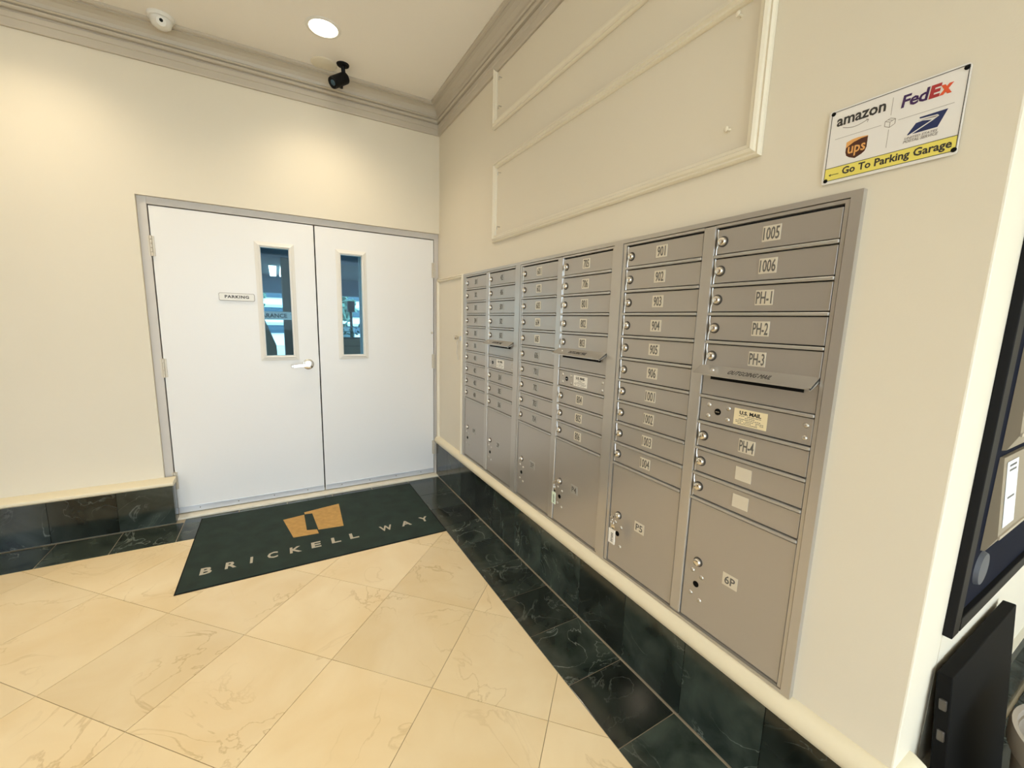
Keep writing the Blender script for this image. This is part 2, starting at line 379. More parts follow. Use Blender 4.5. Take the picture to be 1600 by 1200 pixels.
# ------------------------------------------------------------------ double doors
DL, DS, DR, DT = -1.861, -0.940, -0.043, 2.032
fr = S('door_frame', MB().box(-1.913, DL - 0.006, -0.006, 0.10, 0.011, 2.082, 0.002).box(DR + 0.005, -0.0005, -0.006, 0.10, 0.011, 2.082, 0.002).box(DL - 0.006, DR + 0.005, -0.006, 0.10, DT + 0.006, 2.082, 0.002), FRAMEP, 'grey painted steel frame around the double doors', 'frame')
part('door_stop', MB().box(-1.913, DL + 0.016, 0.050, 0.10, 0.012, DT + 0.02).box(DR - 0.016, 0.0, 0.050, 0.10, 0.012, DT + 0.02).box(DL + 0.016, DR - 0.016, 0.050, 0.10, DT - 0.016, DT + 0.02), GAPSHADE, fr)  # near-black stop strips paint the shade in the gaps round the leaves
part('astragal', MB().box(DS - 0.02, DS + 0.02, 0.048, 0.058, 0.02, DT - 0.02), GAPSHADE, fr)  # near-black strip behind the centre seam, shade put in as colour
def leaf(n, x0, x1, wx0, wx1, hx, label, handle):
    d = tag(empty('door_%d' % n, (0, 0, 0)), label, 'door', kind='structure')
    z0, z1 = 0.018, DT; wz0, wz1 = 1.090, 1.852
    part('leaf', MB().box(x0, wx0, 0.0, 0.045, z0, z1).box(wx1, x1, 0.0, 0.045, z0, z1).box(wx0, wx1, 0.0, 0.045, z0, wz0).box(wx0, wx1, 0.0, 0.045, wz1, z1), DOORP, d)
    vf = MB(); w = 0.031; prof = [(0.0, 0.0), (0.0, 0.013), (0.006, 0.015), (0.016, 0.009), (w, 0.004), (w, 0.0)]
    cs = [(wx0, wz0), (wx1, wz0), (wx1, wz1), (wx0, wz1)]
    for k in range(4):
        a, b = cs[k], cs[(k + 1) % 4]; dx, dz = b[0] - a[0], b[1] - a[1]; l = math.hypot(dx, dz)
        vf.sweep(prof, (a[0], 0, a[1]), (b[0], 0, b[1]), (dz / l, 0, -dx / l), (0, -1, 0), -1, 1)
    part('vision_frame', vf, VISP, d)
    part('vision_lining', MB().box(wx0, wx0 + 0.004, 0, 0.045, wz0, wz1).box(wx1 - 0.004, wx1, 0, 0.045, wz0, wz1).box(wx0, wx1, 0, 0.045, wz0, wz0 + 0.004).box(wx0, wx1, 0, 0.045, wz1 - 0.004, wz1), VISP, d)
    part('glass_pane', MB().box(wx0 + 0.004, wx1 - 0.004, 0.022, 0.027, wz0 + 0.004, wz1 - 0.004), GLASS, d)
    part('door_sweep', MB().box(x0 + 0.004, x1 - 0.004, -0.007, 0.0, 0.018, 0.062, 0.002), STEELB, d)
    for k in range(4): part('sweep_screw', MB().lathe([(0.004, 0.0), (0.0035, 0.002), (0.0, 0.0025)], (x0 + 0.12 + k * (x1 - x0 - 0.24) / 3, -0.007, 0.042), (0, -1, 0), 10), DIGIT, d, True)
    for z in (1.79, 1.025, 0.255):
        h = MB()
        for k in range(5): h.lathe([(0.0, 0), (0.0075, 0.001), (0.0075, 0.024), (0, 0.025)], (hx, -0.009, z - 0.063 + k * 0.0252), (0, 0, 1), 12)
        h.box(hx - 0.016, hx + 0.016, -0.0068, 0.001, z - 0.06, z + 0.06)
        part('hinge', h, FRAMEL, d, True)
    if handle:
        hz = 1.026; xx = -1.018
        rs = part('rosette', MB().lathe([(0.0, 0.013), (0.028, 0.012), (0.037, 0.008), (0.040, 0.0)], (xx, 0.0, hz), (0, -1, 0), 32), CHROME, d, True)
        lv = MB().lathe([(0.014, 0.0), (0.012, 0.03), (0.014, 0.045), (0.014, 0.058), (0, 0.06)], (xx, 0, hz), (0, -1, 0), 20)
        lv.sweep([(-0.010, -0.005), (0.010, -0.005), (0.012, 0.0), (0.010, 0.006), (-0.010, 0.006), (-0.012, 0.0)], (xx + 0.005, -0.050, hz), (xx - 0.098, -0.050, hz - 0.008), (0, 0, 1), (0, -1, 0))
        part('lever_handle', lv, CHROME, d, True)
        part('lever_tip', MB().box(xx - 0.116, xx - 0.098, -0.056, -0.044, hz - 0.017, hz + 0.002, 0.003), STEEL, d)
        part('latch_plate', MB().box(x1 - 0.001, x1 + 0.0015, 0.008, 0.036, 0.95, 1.09), STEEL, d)
    else:
        part('strike_bolt', MB().lathe([(0.0, 0.01), (0.008, 0.009), (0.010, 0.0)], (x1 - 0.012, 0, 1.27), (0, -1, 0), 14), FRAMEL, d, True)
    return d
STEELB = plain('sweep_aluminium', (0.66, 0.68, 0.72), 0.35, metal=0.5)
FRAMEL = plain('hinge_painted', (0.66, 0.60, 0.50), 0.4, metal=0.2)
leaf(1, DL, DS - 0.005, -1.287, -1.107, DL - 0.002, 'white left door leaf with narrow window, lever handle and parking plate', True)
leaf(2, DS + 0.004, DR, -0.770, -0.613, DR + 0.002, 'white right door leaf with narrow window and no handle', False)
pk = tag(empty('door_plate'), 'small cream plate reading PARKING on left door leaf', 'sign')
def rounded(mb, cx, cz, w, h, r, y0, y1, seg=5):
    pts = []
    for sx, sz, a0 in ((1, 1, 0), (-1, 1, 90), (-1, -1, 180), (1, -1, 270)):
        for k in range(seg + 1):
            a = math.radians(a0 + 90 * k / seg); pts.append(Vector((cx + sx * (w / 2 - r) + r * math.cos(a), y0, cz + sz * (h / 2 - r) + r * math.sin(a))))
    return mb.poly(pts, (0, y1 - y0, 0))
part('plate', rounded(MB(), -1.436, 1.4985, 0.200, 0.046, 0.008, 0.0, -0.010), WHITE, pk)
text('lettering', 'PARKING', INK, pk, (-1.436, -0.0105, 1.500), BX, RZ, 0.138, 0.020, 0.03, 0, 1.15)
part('rim', rounded(MB(), -1.436, 1.4985, 0.206, 0.052, 0.010, 0.0, -0.004), PGREY, pk)

# ================================================================== MAILBOXES
ROW0, PITCH = 1.688, 0.0872
lock_me = MB().lathe([(0.0130, 0.0), (0.0130, 0.006), (0.0110, 0.0115), (0.0095, 0.0125), (0.0, 0.013)], (0, 0, 0), (-1, 0, 0), 16).box(-0.0142, -0.0130, -0.0012, 0.0012, -0.005, 0.005).mesh('lock', True); lock_me.materials.append(CHROME)
ring_me = MB().lathe([(0.0130, 0.0), (0.0165, 0.0), (0.0160, 0.0022), (0.0130, 0.0022)], (0, 0, 0), (-1, 0, 0), 18).mesh('lock_ring', True); ring_me.materials.append(RINGM)
rivet_me = MB().lathe([(0.0075, 0.0), (0.0065, 0.002), (0.0035, 0.0035), (0.0, 0.004)], (0, 0, 0), (-1, 0, 0), 12).mesh('rivet', True); rivet_me.materials.append(STEEL)
key_me = MB().lathe([(0.0105, 0.0), (0.0105, 0.0012), (0.0075, 0.0014), (0.0075, 0.0004), (0, 0.0004)], (0, 0, 0), (-1, 0, 0), 18).mesh('keyhole', True); key_me.materials.append(BLACKM)
slot_me = MB().box(-0.0016, 0, -0.0012, 0.0012, -0.006, 0.006).mesh('key_slot'); slot_me.materials.append(STEEL)
plate_me = MB().box(-0.0016, 0.0, -0.0245, 0.0245, -0.021, 0.021, 0.0006).mesh('number_plate'); plate_me.materials.append(PLATE)
plate_g = plate_me.copy(); plate_g.materials.clear(); plate_g.materials.append(PLATEG)
WD = 0.333
def door_mesh(w, h):
    # panel with a rolled far edge (the bright hinge lip beside the lock)
    return MB().box(-0.011, 0.0, -w / 2, w / 2, -h / 2, h / 2, 0.0015)
tenant_me = door_mesh(WD - 0.005, PITCH - 0.0150).mesh('door'); tenant_me.materials.append(ALU)
lip_me = MB().tube([(0, 0, -(PITCH - 0.012) / 2), (0, 0, -0.020), (-0.002, -0.004, -0.010), (-0.002, -0.004, 0.010), (0, 0, 0.020), (0, 0, (PITCH - 0.012) / 2)], 0.0025, 6).mesh('door_lip', True); lip_me.materials.append(STEEL)
UNIT_LABELS = ['bank of grey mailboxes nearest the double doors, beside the cream access panel',
               'middle bank of grey mailboxes, numbers 601 to 806, green key tag on its locker',
               'nearest bank of grey mailboxes under the delivery sign, numbers 901 to PH-4']
UW = 2.36 / 3
for u in range(3):
    y0 = -0.59 - u * UW; y1 = y0 - UW; zt, zb = 1.712, 0.362
    unit = tag(empty('mailbox_unit', (0, 0, 0)), UNIT_LABELS[u], 'mailboxes', 'wall mailbox banks')
    fw, fx = 0.024, -0.018
    f = MB()
    f.box(fx, 0.001, y0 - fw, y0, zb, zt).box(fx, 0.001, y1, y1 + fw, zb, zt).box(fx, 0.001, y1 + fw, y0 - fw, zt - 0.015, zt).box(fx, 0.001, y1 + fw, y0 - fw, zb, zb + 0.010)
    part('outer_frame', f, ALUF, unit)
    a0, a1, b0, b1 = y0 - 0.042, y0 - 0.042 - WD, y0 - 0.418, y0 - 0.418 - WD
    part('back_plate', MB().box(-0.004, 0.0, y1 + fw, y0 - fw, zb + 0.01, zt - 0.015), GAPSHADE, unit)  # near-black so the gaps between doors and rails show as shadow lines
    ix = -0.0150
    part('inner_frame', MB().box(ix, 0, a0 + 0.001, y0 - fw - 0.002, zb + 0.012, zt - 0.017).box(ix, 0, y1 + fw + 0.002, b1 - 0.001, zb + 0.012, zt - 0.017)
         .box(ix, 0, a1 - 0.001, a0 + 0.001, ROW0 - 0.001, zt - 0.017).box(ix, 0, b1 - 0.001, b0 + 0.001, ROW0 - 0.001, zt - 0.017).box(ix, 0, b1, a0, zb + 0.012, 0.375), ALUF, unit)
    part('mullion', MB().box(-0.0165, 0, b0 + 0.001, a1 - 0.001, 0.3755, zt - 0.017, 0.004), ALUF, unit)
    for ci, (c0, c1) in enumerate(((a0, a1), (b0, b1))):
        col = u * 2 + ci; yc = (c0 + c1) / 2
        for r in range(10):
            zr = ROW0 - r * PITCH; zm = zr - PITCH / 2
            if r < 9 and not (ci == 1 and r == 4) or r == 9:
                part('rail', MB().box(-0.0180, -0.001, c1, c0, zr - PITCH - 0.0045, zr - PITCH + 0.0045, 0.0022), RAILM, unit)
            t = PLATES[col][r]
            if t is not None:
                d = obj('door', tenant_me, ALU, unit, (0, yc, zm))
                obj('lock', lock_me, CHROME, d, (-0.011, WD / 2 - 0.024, 0))
                obj('lock_ring', ring_me, RINGM, d, (-0.011, WD / 2 - 0.024, 0))
                obj('door_lip', lip_me, STEEL, d, (-0.0105, WD / 2 - 0.0035, 0))
                obj('number_plate', plate_g if (u == 0 or (col == 2 and r > 4)) else plate_me, PLATE, d, (-0.011, WD / 2 - 0.167, 0.002))
                if t: text('number', t, DIGIT, d, (-0.0128, WD / 2 - 0.167, 0.002), RX, RZ, 0.013 * len(t) - 0.004 if len(t) < 4 else 0.043, 0.034, 0.012)
                else: d.children[-1]['label'] = 'blank cream number plate'
            elif r == 5:      # outgoing mail
                d = part('outgoing_mail_panel', MB().box(-0.011, 0, c1 + 0.002, c0 - 0.002, zr - PITCH + 0.0065, zr - 0.004), ALU, unit)
                cc = d.location
                obj('mail_slot', MB().box(-0.0005, 0.0, -0.135, 0.135, -0.008, 0.008).mesh('mail_slot'), BLACKM, d, (-0.0112, 0, 1.2305 - cc.z))
                hd = MB().sweep([(0.010, 1.266), (0.012, 1.266), (0.052, 1.240), (0.052, 1.236), (0.049, 1.236), (0.010, 1.2615)], (0, c0 + 0.010, 0), (0, c1 + 0.002, 0), (-1, 0, 0), (0, 0, 1))
                hd.poly([Vector((-0.010, c1 + 0.002, 1.266)), Vector((-0.052, c1 + 0.002, 1.239)), Vector((-0.052, c1 + 0.002, 1.233)), Vector((-0.010, c1 + 0.002, 1.252))], (0, 0.003, 0))
                h = part('mail_hood', hd, ALUF, unit)
                Y = Vector((0.04, 0, 0.026)).normalized(); p = Vector((-0.033, yc + 0.005, 1.2524)) - h.location
                text('lettering', 'OUTGOING MAIL', INK, h, p, RX, Y, 0.125, 0.018, 0.0, 0.25)
                obj('rivet', rivet_me, STEEL, h, Vector((-0.033, c0 - 0.045, 1.2522)) - h.location)
            else:             # carrier's access panel
                d = part('carrier_panel', MB().box(-0.011, 0, c1 + 0.002, c0 - 0.002, zr - PITCH + 0.0075, zr - 0.0075, 0.0015), ALU, unit)
                o = lambda yy, zz, x=-0.011: Vector((x, yy, zz)) - d.location
                obj('keyhole', key_me, BLACKM, d, o(c0 - 0.064, zm)); obj('key_slot', slot_me, STEEL, d, o(c0 - 0.064, zm, -0.0118)).rotation_euler = (math.radians(90), 0, 0)
                for yy in (0.032, 0.098):
                    for zz in (-0.018, 0.018): obj('rivet', rivet_me, STEEL, d, o(c0 - yy, zm + zz))
                for zz in (-0.018, 0.016): obj('rivet', rivet_me, ALUF, d, o(c1 + 0.018, zm + zz))
                yl = c0 - 0.167
                obj('mail_label', MB().box(-0.001, 0, -0.049, 0.049, -0.025, 0.025).mesh('mail_label'), LABELP if u == 2 else LABELW, d, o(yl, zm))
                text('label_heading', 'U.S. MAIL', INK, d, o(yl, zm + 0.0135, -0.0122), RX, RZ, 0.064, 0.0115, 0.03)
                ln = MB()
                for q, (wd, zz) in enumerate(((0.066, 0.004), (0.030, -0.001), (0.066, -0.006), (0.084, -0.011), (0.084, -0.0155), (0.070, -0.020))):
                    n = int(wd / 0.006)
                    for s_ in range(n):
                        if random.random() < 0.85: ln.box(-0.0004, 0, wd / 2 - 0.006 * s_ - random.uniform(0.004, 0.0055), wd / 2 - 0.006 * s_, zz - 0.0008, zz + 0.0008)
                obj('small_print', ln.mesh('small_print'), DIGIT, d, o(yl, zm, -0.0120))
        # parcel locker
        zp1 = ROW0 - 10 * PITCH; zp0 = 0.376; zm = (zp0 + zp1) / 2
        d = part('parcel_door', MB().box(-0.011, 0, c1 + 0.002, c0 - 0.002, zp0 + 0.003, zp1 - 0.008, 0.0015), ALU, unit)
        o = lambda yy, zz, x=-0.011: Vector((x, yy, zz)) - d.location
        obj('lock', lock_me, CHROME, d, o(c0 - 0.050, 0.600)); obj('lock_ring', ring_me, RINGM, d, o(c0 - 0.050, 0.600))
        obj('keyhole', key_me, BLACKM, d, o(c0 - 0.050, 0.518))
        for yy, zz in ((0.033, 0.562), (0.068, 0.552), (0.033, 0.478), (0.068, 0.468)): obj('rivet', rivet_me, STEEL, d, o(c0 - yy, zz))
        obj('number_plate', plate_g if col < 4 else plate_me, PLATE, d, o(c0 - 0.164, 0.597))
        text('number', PARCEL[col], DIGIT, d, o(c0 - 0.164, 0.597, -0.0128), RX, RZ, 0.034, 0.027, 0.012)
# keys left in two parcel lockers
def key_set(yk, zk, tagmat, label, tw, th, dy):
    k = tag(empty('key_set', (0, 0, 0)), label, 'keys', 'keys left in parcel lockers')
    part('key', MB().box(-0.042, -0.0256, yk - 0.001, yk + 0.001, zk - 0.004, zk + 0.004).lathe([(0.0, -0.001), (0.010, -0.001), (0.010, 0.001), (0.0, 0.001)], (-0.048, yk, zk), (0, 1, 0), 16), CHROME, k, True)
    cz = zk - 0.020
    part('key_ring', MB().tube([(-0.050 + 0.013 * math.sin(a) * 0.4, yk + dy * 0.4 + 0.013 * math.sin(a), cz + 0.013 * math.cos(a)) for a in [2 * math.pi * i / 20 for i in range(20)]], 0.0012, 6, True), CHROME, k, True)
    part('spare_key', MB().box(-0.053, -0.0515, yk - 0.004 + dy, yk + 0.004 + dy, cz - 0.050, cz - 0.018).lathe([(0.0, 0), (0.009, 0), (0.009, 0.0015), (0, 0.0015)], (-0.053, yk + dy, cz - 0.014), (1, 0, 0), 14), CHROME, k, True)
    z1 = cz - 0.024
    t = part('key_tag', MB().box(-0.058, -0.0545, yk + dy - tw / 2, yk + dy + tw / 2, z1 - th, z1, 0.0012), tagmat, k)
    s_ = MB()
    for q in range(6): s_.box(-0.0586, -0.0581, yk + dy - tw * 0.12 - random.uniform(0, tw * .18), yk + dy + tw * 0.10, z1 - th * (0.24 + 0.11 * q) - 0.003, z1 - th * (0.24 + 0.11 * q))
    c = centred(s_); s_.build('tag_writing', INK, t, False, c - t.location)
TAGG = plain('tag_pale_green', (0.72, 0.84, 0.68), 0.5)
TAGW = plain('tag_white', (0.88, 0.84, 0.76), 0.5)
key_set(-0.59 - UW - 0.418 - 0.050, 0.600, TAGG, 'keys with pale green tag hanging from locker P4', 0.030, 0.060, -0.012)
key_set(-0.59 - 2 * UW - 0.042 - 0.050, 0.600, TAGW, 'keys with white tag hanging from locker P5', 0.036, 0.062, -0.014)

# ------------------------------------------------------------------ access panel between corner and mailboxes
ap = tag(empty('access_panel', (-0.0012, 0, 0)), 'narrow cream access panel with small padlock beside the door corner', 'panel')
part('panel_board', MB().box(-0.006, 0.0, -0.560, -0.060, 0.335, 1.690), PAINT, ap)
pr = [(0.0, 0.0), (0.0, 0.014), (0.006, 0.024), (0.013, 0.018), (0.019, 0.026), (0.026, 0.018), (0.026, 0.0)]
def ring(mb, ys, zs, prof, x=0.0):
    cs = [(ys[0], zs[0]), (ys[1], zs[0]), (ys[1], zs[1]), (ys[0], zs[1])]      # inner rectangle, prof u outward
    for k in range(4):
        a, b = cs[k], cs[(k + 1) % 4]; d = Vector((0, b[0] - a[0], b[1] - a[1])); l = d.length
        out = Vector((0, d.z / l, -d.y / l))
        yield mb().sweep(prof, (x, a[0], a[1]), (x, b[0], b[1]), out, (-1, 0, 0), -1, 1)
for m_ in ring(MB, (-0.562, -0.060), (0.335, 1.690), pr): part('moulding', m_, MOULD, ap)
ls = part('latch', MB().box(-0.020, -0.006, -0.575, -0.520, 1.238, 1.262, 0.002).box(-0.030, -0.018, -0.583, -0.562, 1.232, 1.268, 0.002), STEEL, ap)
c = MB().lathe([(0.0, 0.038), (0.010, 0.037), (0.016, 0.030), (0.016, 0.014), (0.011, 0.010), (0.011, 0.0)], (-0.006, -0.485, 1.252), (-1, 0, 0), 20); part('cam_lock', c, CHROME, ap, True)
part('key_chain', MB().tube([(-0.020, -0.500, 1.235), (-0.022, -0.492, 1.215), (-0.022, -0.500, 1.195), (-0.020, -0.488, 1.17), (-0.020, -0.484, 1.14), (-0.020, -0.495, 1.115), (-0.020, -0.507, 1.11), (-0.020, -0.512, 1.085)], 0.0022, 6), STEEL, ap, True)

# ------------------------------------------------------------------ framed wall panels with hooks
PM = [(0.0, 0.0), (0.0, 0.012), (0.004, 0.020), (0.012, 0.018), (0.018, 0.026), (0.026, 0.022), (0.030, 0.016), (0.036, 0.018), (0.040, 0.010), (0.040, 0.0)]
def hook(y, z, parent, style):
    if style == 'L': m_ = MB().tube([(-0.004, y, z), (-0.022, y, z), (-0.024, y, z - 0.003), (-0.024, y, z - 0.018)], 0.0028, 6)
    else: m_ = MB().lathe([(0.005, 0.0), (0.003, 0.005), (0.003, 0.014), (0.007, 0.015), (0.0075, 0.019), (0.003, 0.022), (0, 0.022)], (-0.004, y, z), (-1, 0, 0), 12)
    part('hook', m_, MOULD if style != 'L' else STEEL, parent, True)
def wall_panel(label, ya, yb, za, zb, hooks, top=True):
    p = tag(empty('framed_panel', (-0.0012, 0, 0)), label, 'panel', 'framed wall panels above the mailboxes')
    part('panel_board', MB().box(-0.004, 0.0, yb, ya, za, zb), PANELP, p)
    for k, m_ in enumerate(ring(MB, (yb, ya), (za, zb), PM)):
        if k == 2 and not top: continue
        part('moulding', m_, MOULD, p)
    for y, z, s_ in hooks: hook(y, z, p, s_)
wall_panel('lower framed cream wall panel with two knobs, just above the mailboxes', -1.075, -2.650, 1.905, 2.290, [(-1.118, 2.256, 'L'), (-1.118, 1.948, 'L'), (-2.588, 2.269, 'K'), (-2.586, 1.967, 'K')])
wall_panel('upper framed cream wall panel reaching up to the crown moulding', -1.055, -2.650, 2.565, 2.826, [(-1.105, 2.775, 'L'), (-1.105, 2.622, 'L'), (-2.588, 2.775, 'K'), (-2.586, 2.622, 'K')], top=False)

# ------------------------------------------------------------------ delivery sign
sg = tag(empty('delivery_sign'), 'white and yellow metal sign with delivery company logos above mailboxes', 'sign')
YS0, YS1, ZS0, ZS1 = -2.853, -3.092, 1.743, 1.911
def rsign(w0, w1, z0, z1, r, x0, x1):
    pts = []
    yc, zc = (w0 + w1) / 2, (z0 + z1) / 2; w, h = abs(w1 - w0), z1 - z0
    for sx, sz, a0 in ((1, 1, 0), (-1, 1, 90), (-1, -1, 180), (1, -1, 270)):
        for k in range(6):
            a = math.radians(a0 + 18 * k); pts.append(Vector((x0, yc + sx * (w / 2 - r) + r * math.cos(a), zc + sz * (h / 2 - r) + r * math.sin(a))))
    return MB().poly(pts, (x1 - x0, 0, 0))
part('plate', rsign(YS0, YS1, ZS0, ZS1, 0.006, -0.003, -0.006), SIGNW, sg)
XF = -0.0061
def flat(name, polys, mat, x=XF, d=0.0002):
    m_ = MB()
    for P in polys: m_.poly([Vector((x, p[0], p[1])) for p in P], (-d, 0, 0))
    return part(name, m_, mat, sg)
def bar(y0, z0, y1, z1, w):
    dy, dz = y1 - y0, z1 - z0; l = math.hypot(dy, dz); ny, nz = -dz / l * w / 2, dy / l * w / 2
    return [(y0 + ny, z0 + nz), (y1 + ny, z1 + nz), (y1 - ny, z1 - nz), (y0 - ny, z0 - nz)]
yl, yr, zt, zb = -2.8585, -3.0895, 1.907, 1.750
flat('yellow_band', [[(yl, zb), (yr, zb), (yr, 1.779), (yl, 1.779)]], SIGNY)
flat('border_line', [bar(yl, zt, yr, zt, .0012), bar(yl, zb, yr, zb, .0012), bar(yl, zb, yl, zt, .0012), bar(yr, zb, yr, zt, .0012), bar(yl, 1.779, yr, 1.779, .0011)], INK, XF - 0.0003)
flat('divider_line', [bar(-2.871, 1.844, -2.960, 1.844, .0008), bar(-2.989, 1.844, -3.076, 1.844, .0008), bar(-2.9745, 1.895, -2.9745, 1.859, .0008), bar(-2.9745, 1.830, -2.9745, 1.792, .0008)], PGREY)
flat('parcel_icon', [bar(*a, .0012) for a in ((-2.966, 1.849, -2.975, 1.853), (-2.975, 1.853, -2.984, 1.849), (-2.984, 1.849, -2.984, 1.839), (-2.984, 1.839, -2.975, 1.834), (-2.975, 1.834, -2.966, 1.839), (-2.966, 1.839, -2.966, 1.849), (-2.966, 1.849, -2.975, 1.845), (-2.975, 1.845, -2.984, 1.849), (-2.975, 1.845, -2.975, 1.834), (-2.9705, 1.851, -2.9795, 1.847))], PGREY)
T = lambda nm, s_, mat, yc, zc, w, h, *k: text(nm, s_, mat, sg, (XF - 0.0004, yc, zc), RX, RZ, w, h, *k, depth=0.0003)
T('lettering', 'amazon', INK, -2.917, 1.8805, 0.093, 0.0175, 0.02)
arc = [(-2.884 - 0.050 * t, 1.8665 - 0.006 * math.sin(math.pi * min(1, t * 1.05))) for t in [i / 10 for i in range(11)]]
flat('smile_mark', [bar(*arc[i], *arc[i + 1], 0.0016) for i in range(10)] + [bar(-2.934, 1.8665, -2.929, 1.8685, .0012), bar(-2.934, 1.8665, -2.932, 1.861, .0012)], PGREY)
T('lettering', 'Fed', PURPLE, -3.0125, 1.8785, 0.044, 0.025, 0.022, 0.1, 0.93)
T('lettering', 'E', RED, -3.0435, 1.8785, 0.018, 0.025, 0.05, 0.1)
T('lettering', 'x', ORANGE, -3.0600, 1.8755, 0.020, 0.019, 0.05, 0.1)
SHP = [(-0.0205, 0.018), (-0.010, 0.0215), (0.002, 0.0225), (0.0205, 0.0205), (0.0205, -0.004), (0.018, -0.012), (0.012, -0.017), (0.0, -0.0225), (-0.012, -0.017), (-0.018, -0.012), (-0.0205, -0.004)]
sc = lambda P, k=1.0: [(-2.917 - p[0] * k, 1.811 + p[1] * k) for p in P]
flat('shield_mark', [sc(SHP)], UBROWN)
flat('shield_swoosh', [sc([(-0.0205, 0.018), (-0.010, 0.0215), (0.002, 0.0225), (0.0205, 0.0205), (0.0205, 0.019), (0.008, 0.0185), (-0.006, 0.0145), (-0.015, 0.009), (-0.0205, 0.005)])], UGOLD, XF - 0.0003)
T('lettering', 'ups', UGOLD, -2.918, 1.806, 0.034, 0.023, 0.015)
EG = lambda P: [(-3.008 - p[0] * 0.050, 1.806 + p[1] * 0.0305) for p in P]       # u right, v up; slanted emblem
sl = lambda P: EG([(u + 0.0 + 0.22 * v - 0.0, v) for u, v in P])
flat('eagle_mark', [sl([(0.02, 0.0), (0.0, 0.02), (0.10, 0.66), (0.30, 0.70), (0.62, 0.58), (0.06, 0.0)]), sl([(0.17, 0.0), (0.96, 0.0), (0.98, 1.0), (0.12, 0.98), (0.16, 0.88), (0.72, 0.83), (0.80, 0.72), (0.66, 0.52)])], UBLUE)
flat('eagle_wing', [sl([(0.14, 0.76), (0.62, 0.78), (0.76, 0.74), (0.70, 0.69), (0.34, 0.74)])], PGREY, XF - 0.0003)
T('small_lettering', 'UNITED STATES', PGREY, -3.031, 1.8000, 0.052, 0.0045, 0.01, 0.25)
T('small_lettering', 'POSTAL SERVICE', PGREY, -3.031, 1.7935, 0.055, 0.0055, 0.01, 0.25)
T('lettering', 'Go To Parking Garage', INK, -2.989, 1.7640, 0.188, 0.0215, 0.022)
flat('arrow_mark', [bar(-2.869, 1.7625, -2.888, 1.7625, .0012), bar(-2.868, 1.7625, -2.872, 1.7645, .0012), bar(-2.868, 1.7625, -2.872, 1.7605, .0012)], INK, XF - 0.0004)
for y, z in ((-2.861, 1.904), (-3.086, 1.903), (-2.862, 1.751), (-3.087, 1.752)):
    part('screw', MB().lathe([(0.0045, 0.0), (0.0045, 0.0015), (0.003, 0.003), (0, 0.003)], (-0.0058, y, z), (-1, 0, 0), 12), BLACKM, sg, True)
part('standoff', MB().box(-0.0031, 0.0, YS1 + 0.012, YS1 + 0.02, ZS1 - 0.02, ZS1 - 0.012).box(-0.0031, 0.0, YS0 - 0.02, YS0 - 0.012, ZS1 - 0.02, ZS1 - 0.012).box(-0.0031, 0.0, YS1 + 0.012, YS1 + 0.02, ZS0 + 0.012, ZS0 + 0.02).box(-0.0031, 0.0, YS0 - 0.02, YS0 - 0.012, ZS0 + 0.012, ZS0 + 0.02), BLACKM, sg)

# ------------------------------------------------------------------ door mat
mt = tag(empty('door_mat'), 'dark green entrance mat with tan emblem in front of the doors', 'mat')
part('carpet', MB().box(-1.716, -0.304, -1.008, -0.128, 0.0, 0.006, 0.002), MAT, mt)
part('rubber_edge', MB().box(-1.722, -0.298, -1.014, -0.122, 0.0, 0.003), BLACKM, mt)
LC = [(-1.611, 'B'), (-1.499, 'R'), (-1.403, 'I'), (-1.299, 'C'), (-1.180, 'K'), (-1.069, 'E'), (-0.956, 'L'), (-0.849, 'L'), (-0.647, 'W'), (-0.514, 'A'), (-0.387, 'Y')]
for x, ch in LC:
    w = {'I': 0.013, 'W': 0.080, 'A': 0.066, 'K': 0.062, 'Y': 0.058}.get(ch, 0.053)
    yy = -0.847 + 0.048 * (x + 1.611) / 1.224
    text('letter', ch, MATTXT, mt, (x, yy, 0.0062), (1, 0, 0), (0, 1, 0), w, 0.068, 0.028, depth=0.0005)
for nm, P in (('emblem', [(-1.240, -0.389), (-1.111, -0.369), (-1.108, -0.612), (-1.049, -0.628), (-1.043, -0.688), (-1.187, -0.675)]),
              ('emblem', [(-1.109, -0.330), (-0.876, -0.288), (-0.890, -0.654), (-1.041, -0.636), (-1.060, -0.370), (-1.107, -0.363)])):
    part(nm, MB().poly([Vector((p[0], p[1], 0.0059)) for p in P], (0, 0, 0.0008)), MATTAN, mt)

# ------------------------------------------------------------------ ceiling fittings
def downlight(x, y, label, group=None):
    d = tag(empty('downlight', (x, y, ZC)), label, 'light', group)
    MB().lathe([(0.074, 0.0), (0.078, 0.006), (0.092, 0.004), (0.096, 0.0)], (0, 0, 0), (0, 0, -1), 40).build('trim_ring', WHITE, d, True)
    MB().lathe([(0.0, 0.0045), (0.040, 0.0043), (0.077, 0.0020), (0.077, 0.0002), (0.0, 0.0002)], (0, 0, 0), (0, 0, -1), 40).build('lens', LENS, d, True)
    l = bpy.data.lights.new('downlight_lamp', 'SPOT'); l.energy = DOWNLIGHT_W; l.color = DOWNLIGHT_COL; l.spot_size = math.radians(128); l.spot_blend = 1.0; l.shadow_soft_size = 0.07
    lo = bpy.data.objects.new('downlight_lamp', l); COL.objects.link(lo); lo.parent = d; lo.location = (0, 0, -0.012)
    return d
downlight(-0.888, -0.560, 'lit round recessed downlight in the ceiling near the corner')
downlight(-2.30, -0.560, 'recessed downlight left of the white dome sensor, outside the view')
for x, y in ((-1.40, -2.25), (-3.9, -2.7), (-0.6, -5.6), (-2.4, -5.6), (-4.0, -5.2)):  # unseen downlights added to brighten the right wall, floor and ceiling
    downlight(x, y, 'recessed downlight in the lobby ceiling behind the viewpoint', 'lobby downlights out of view')

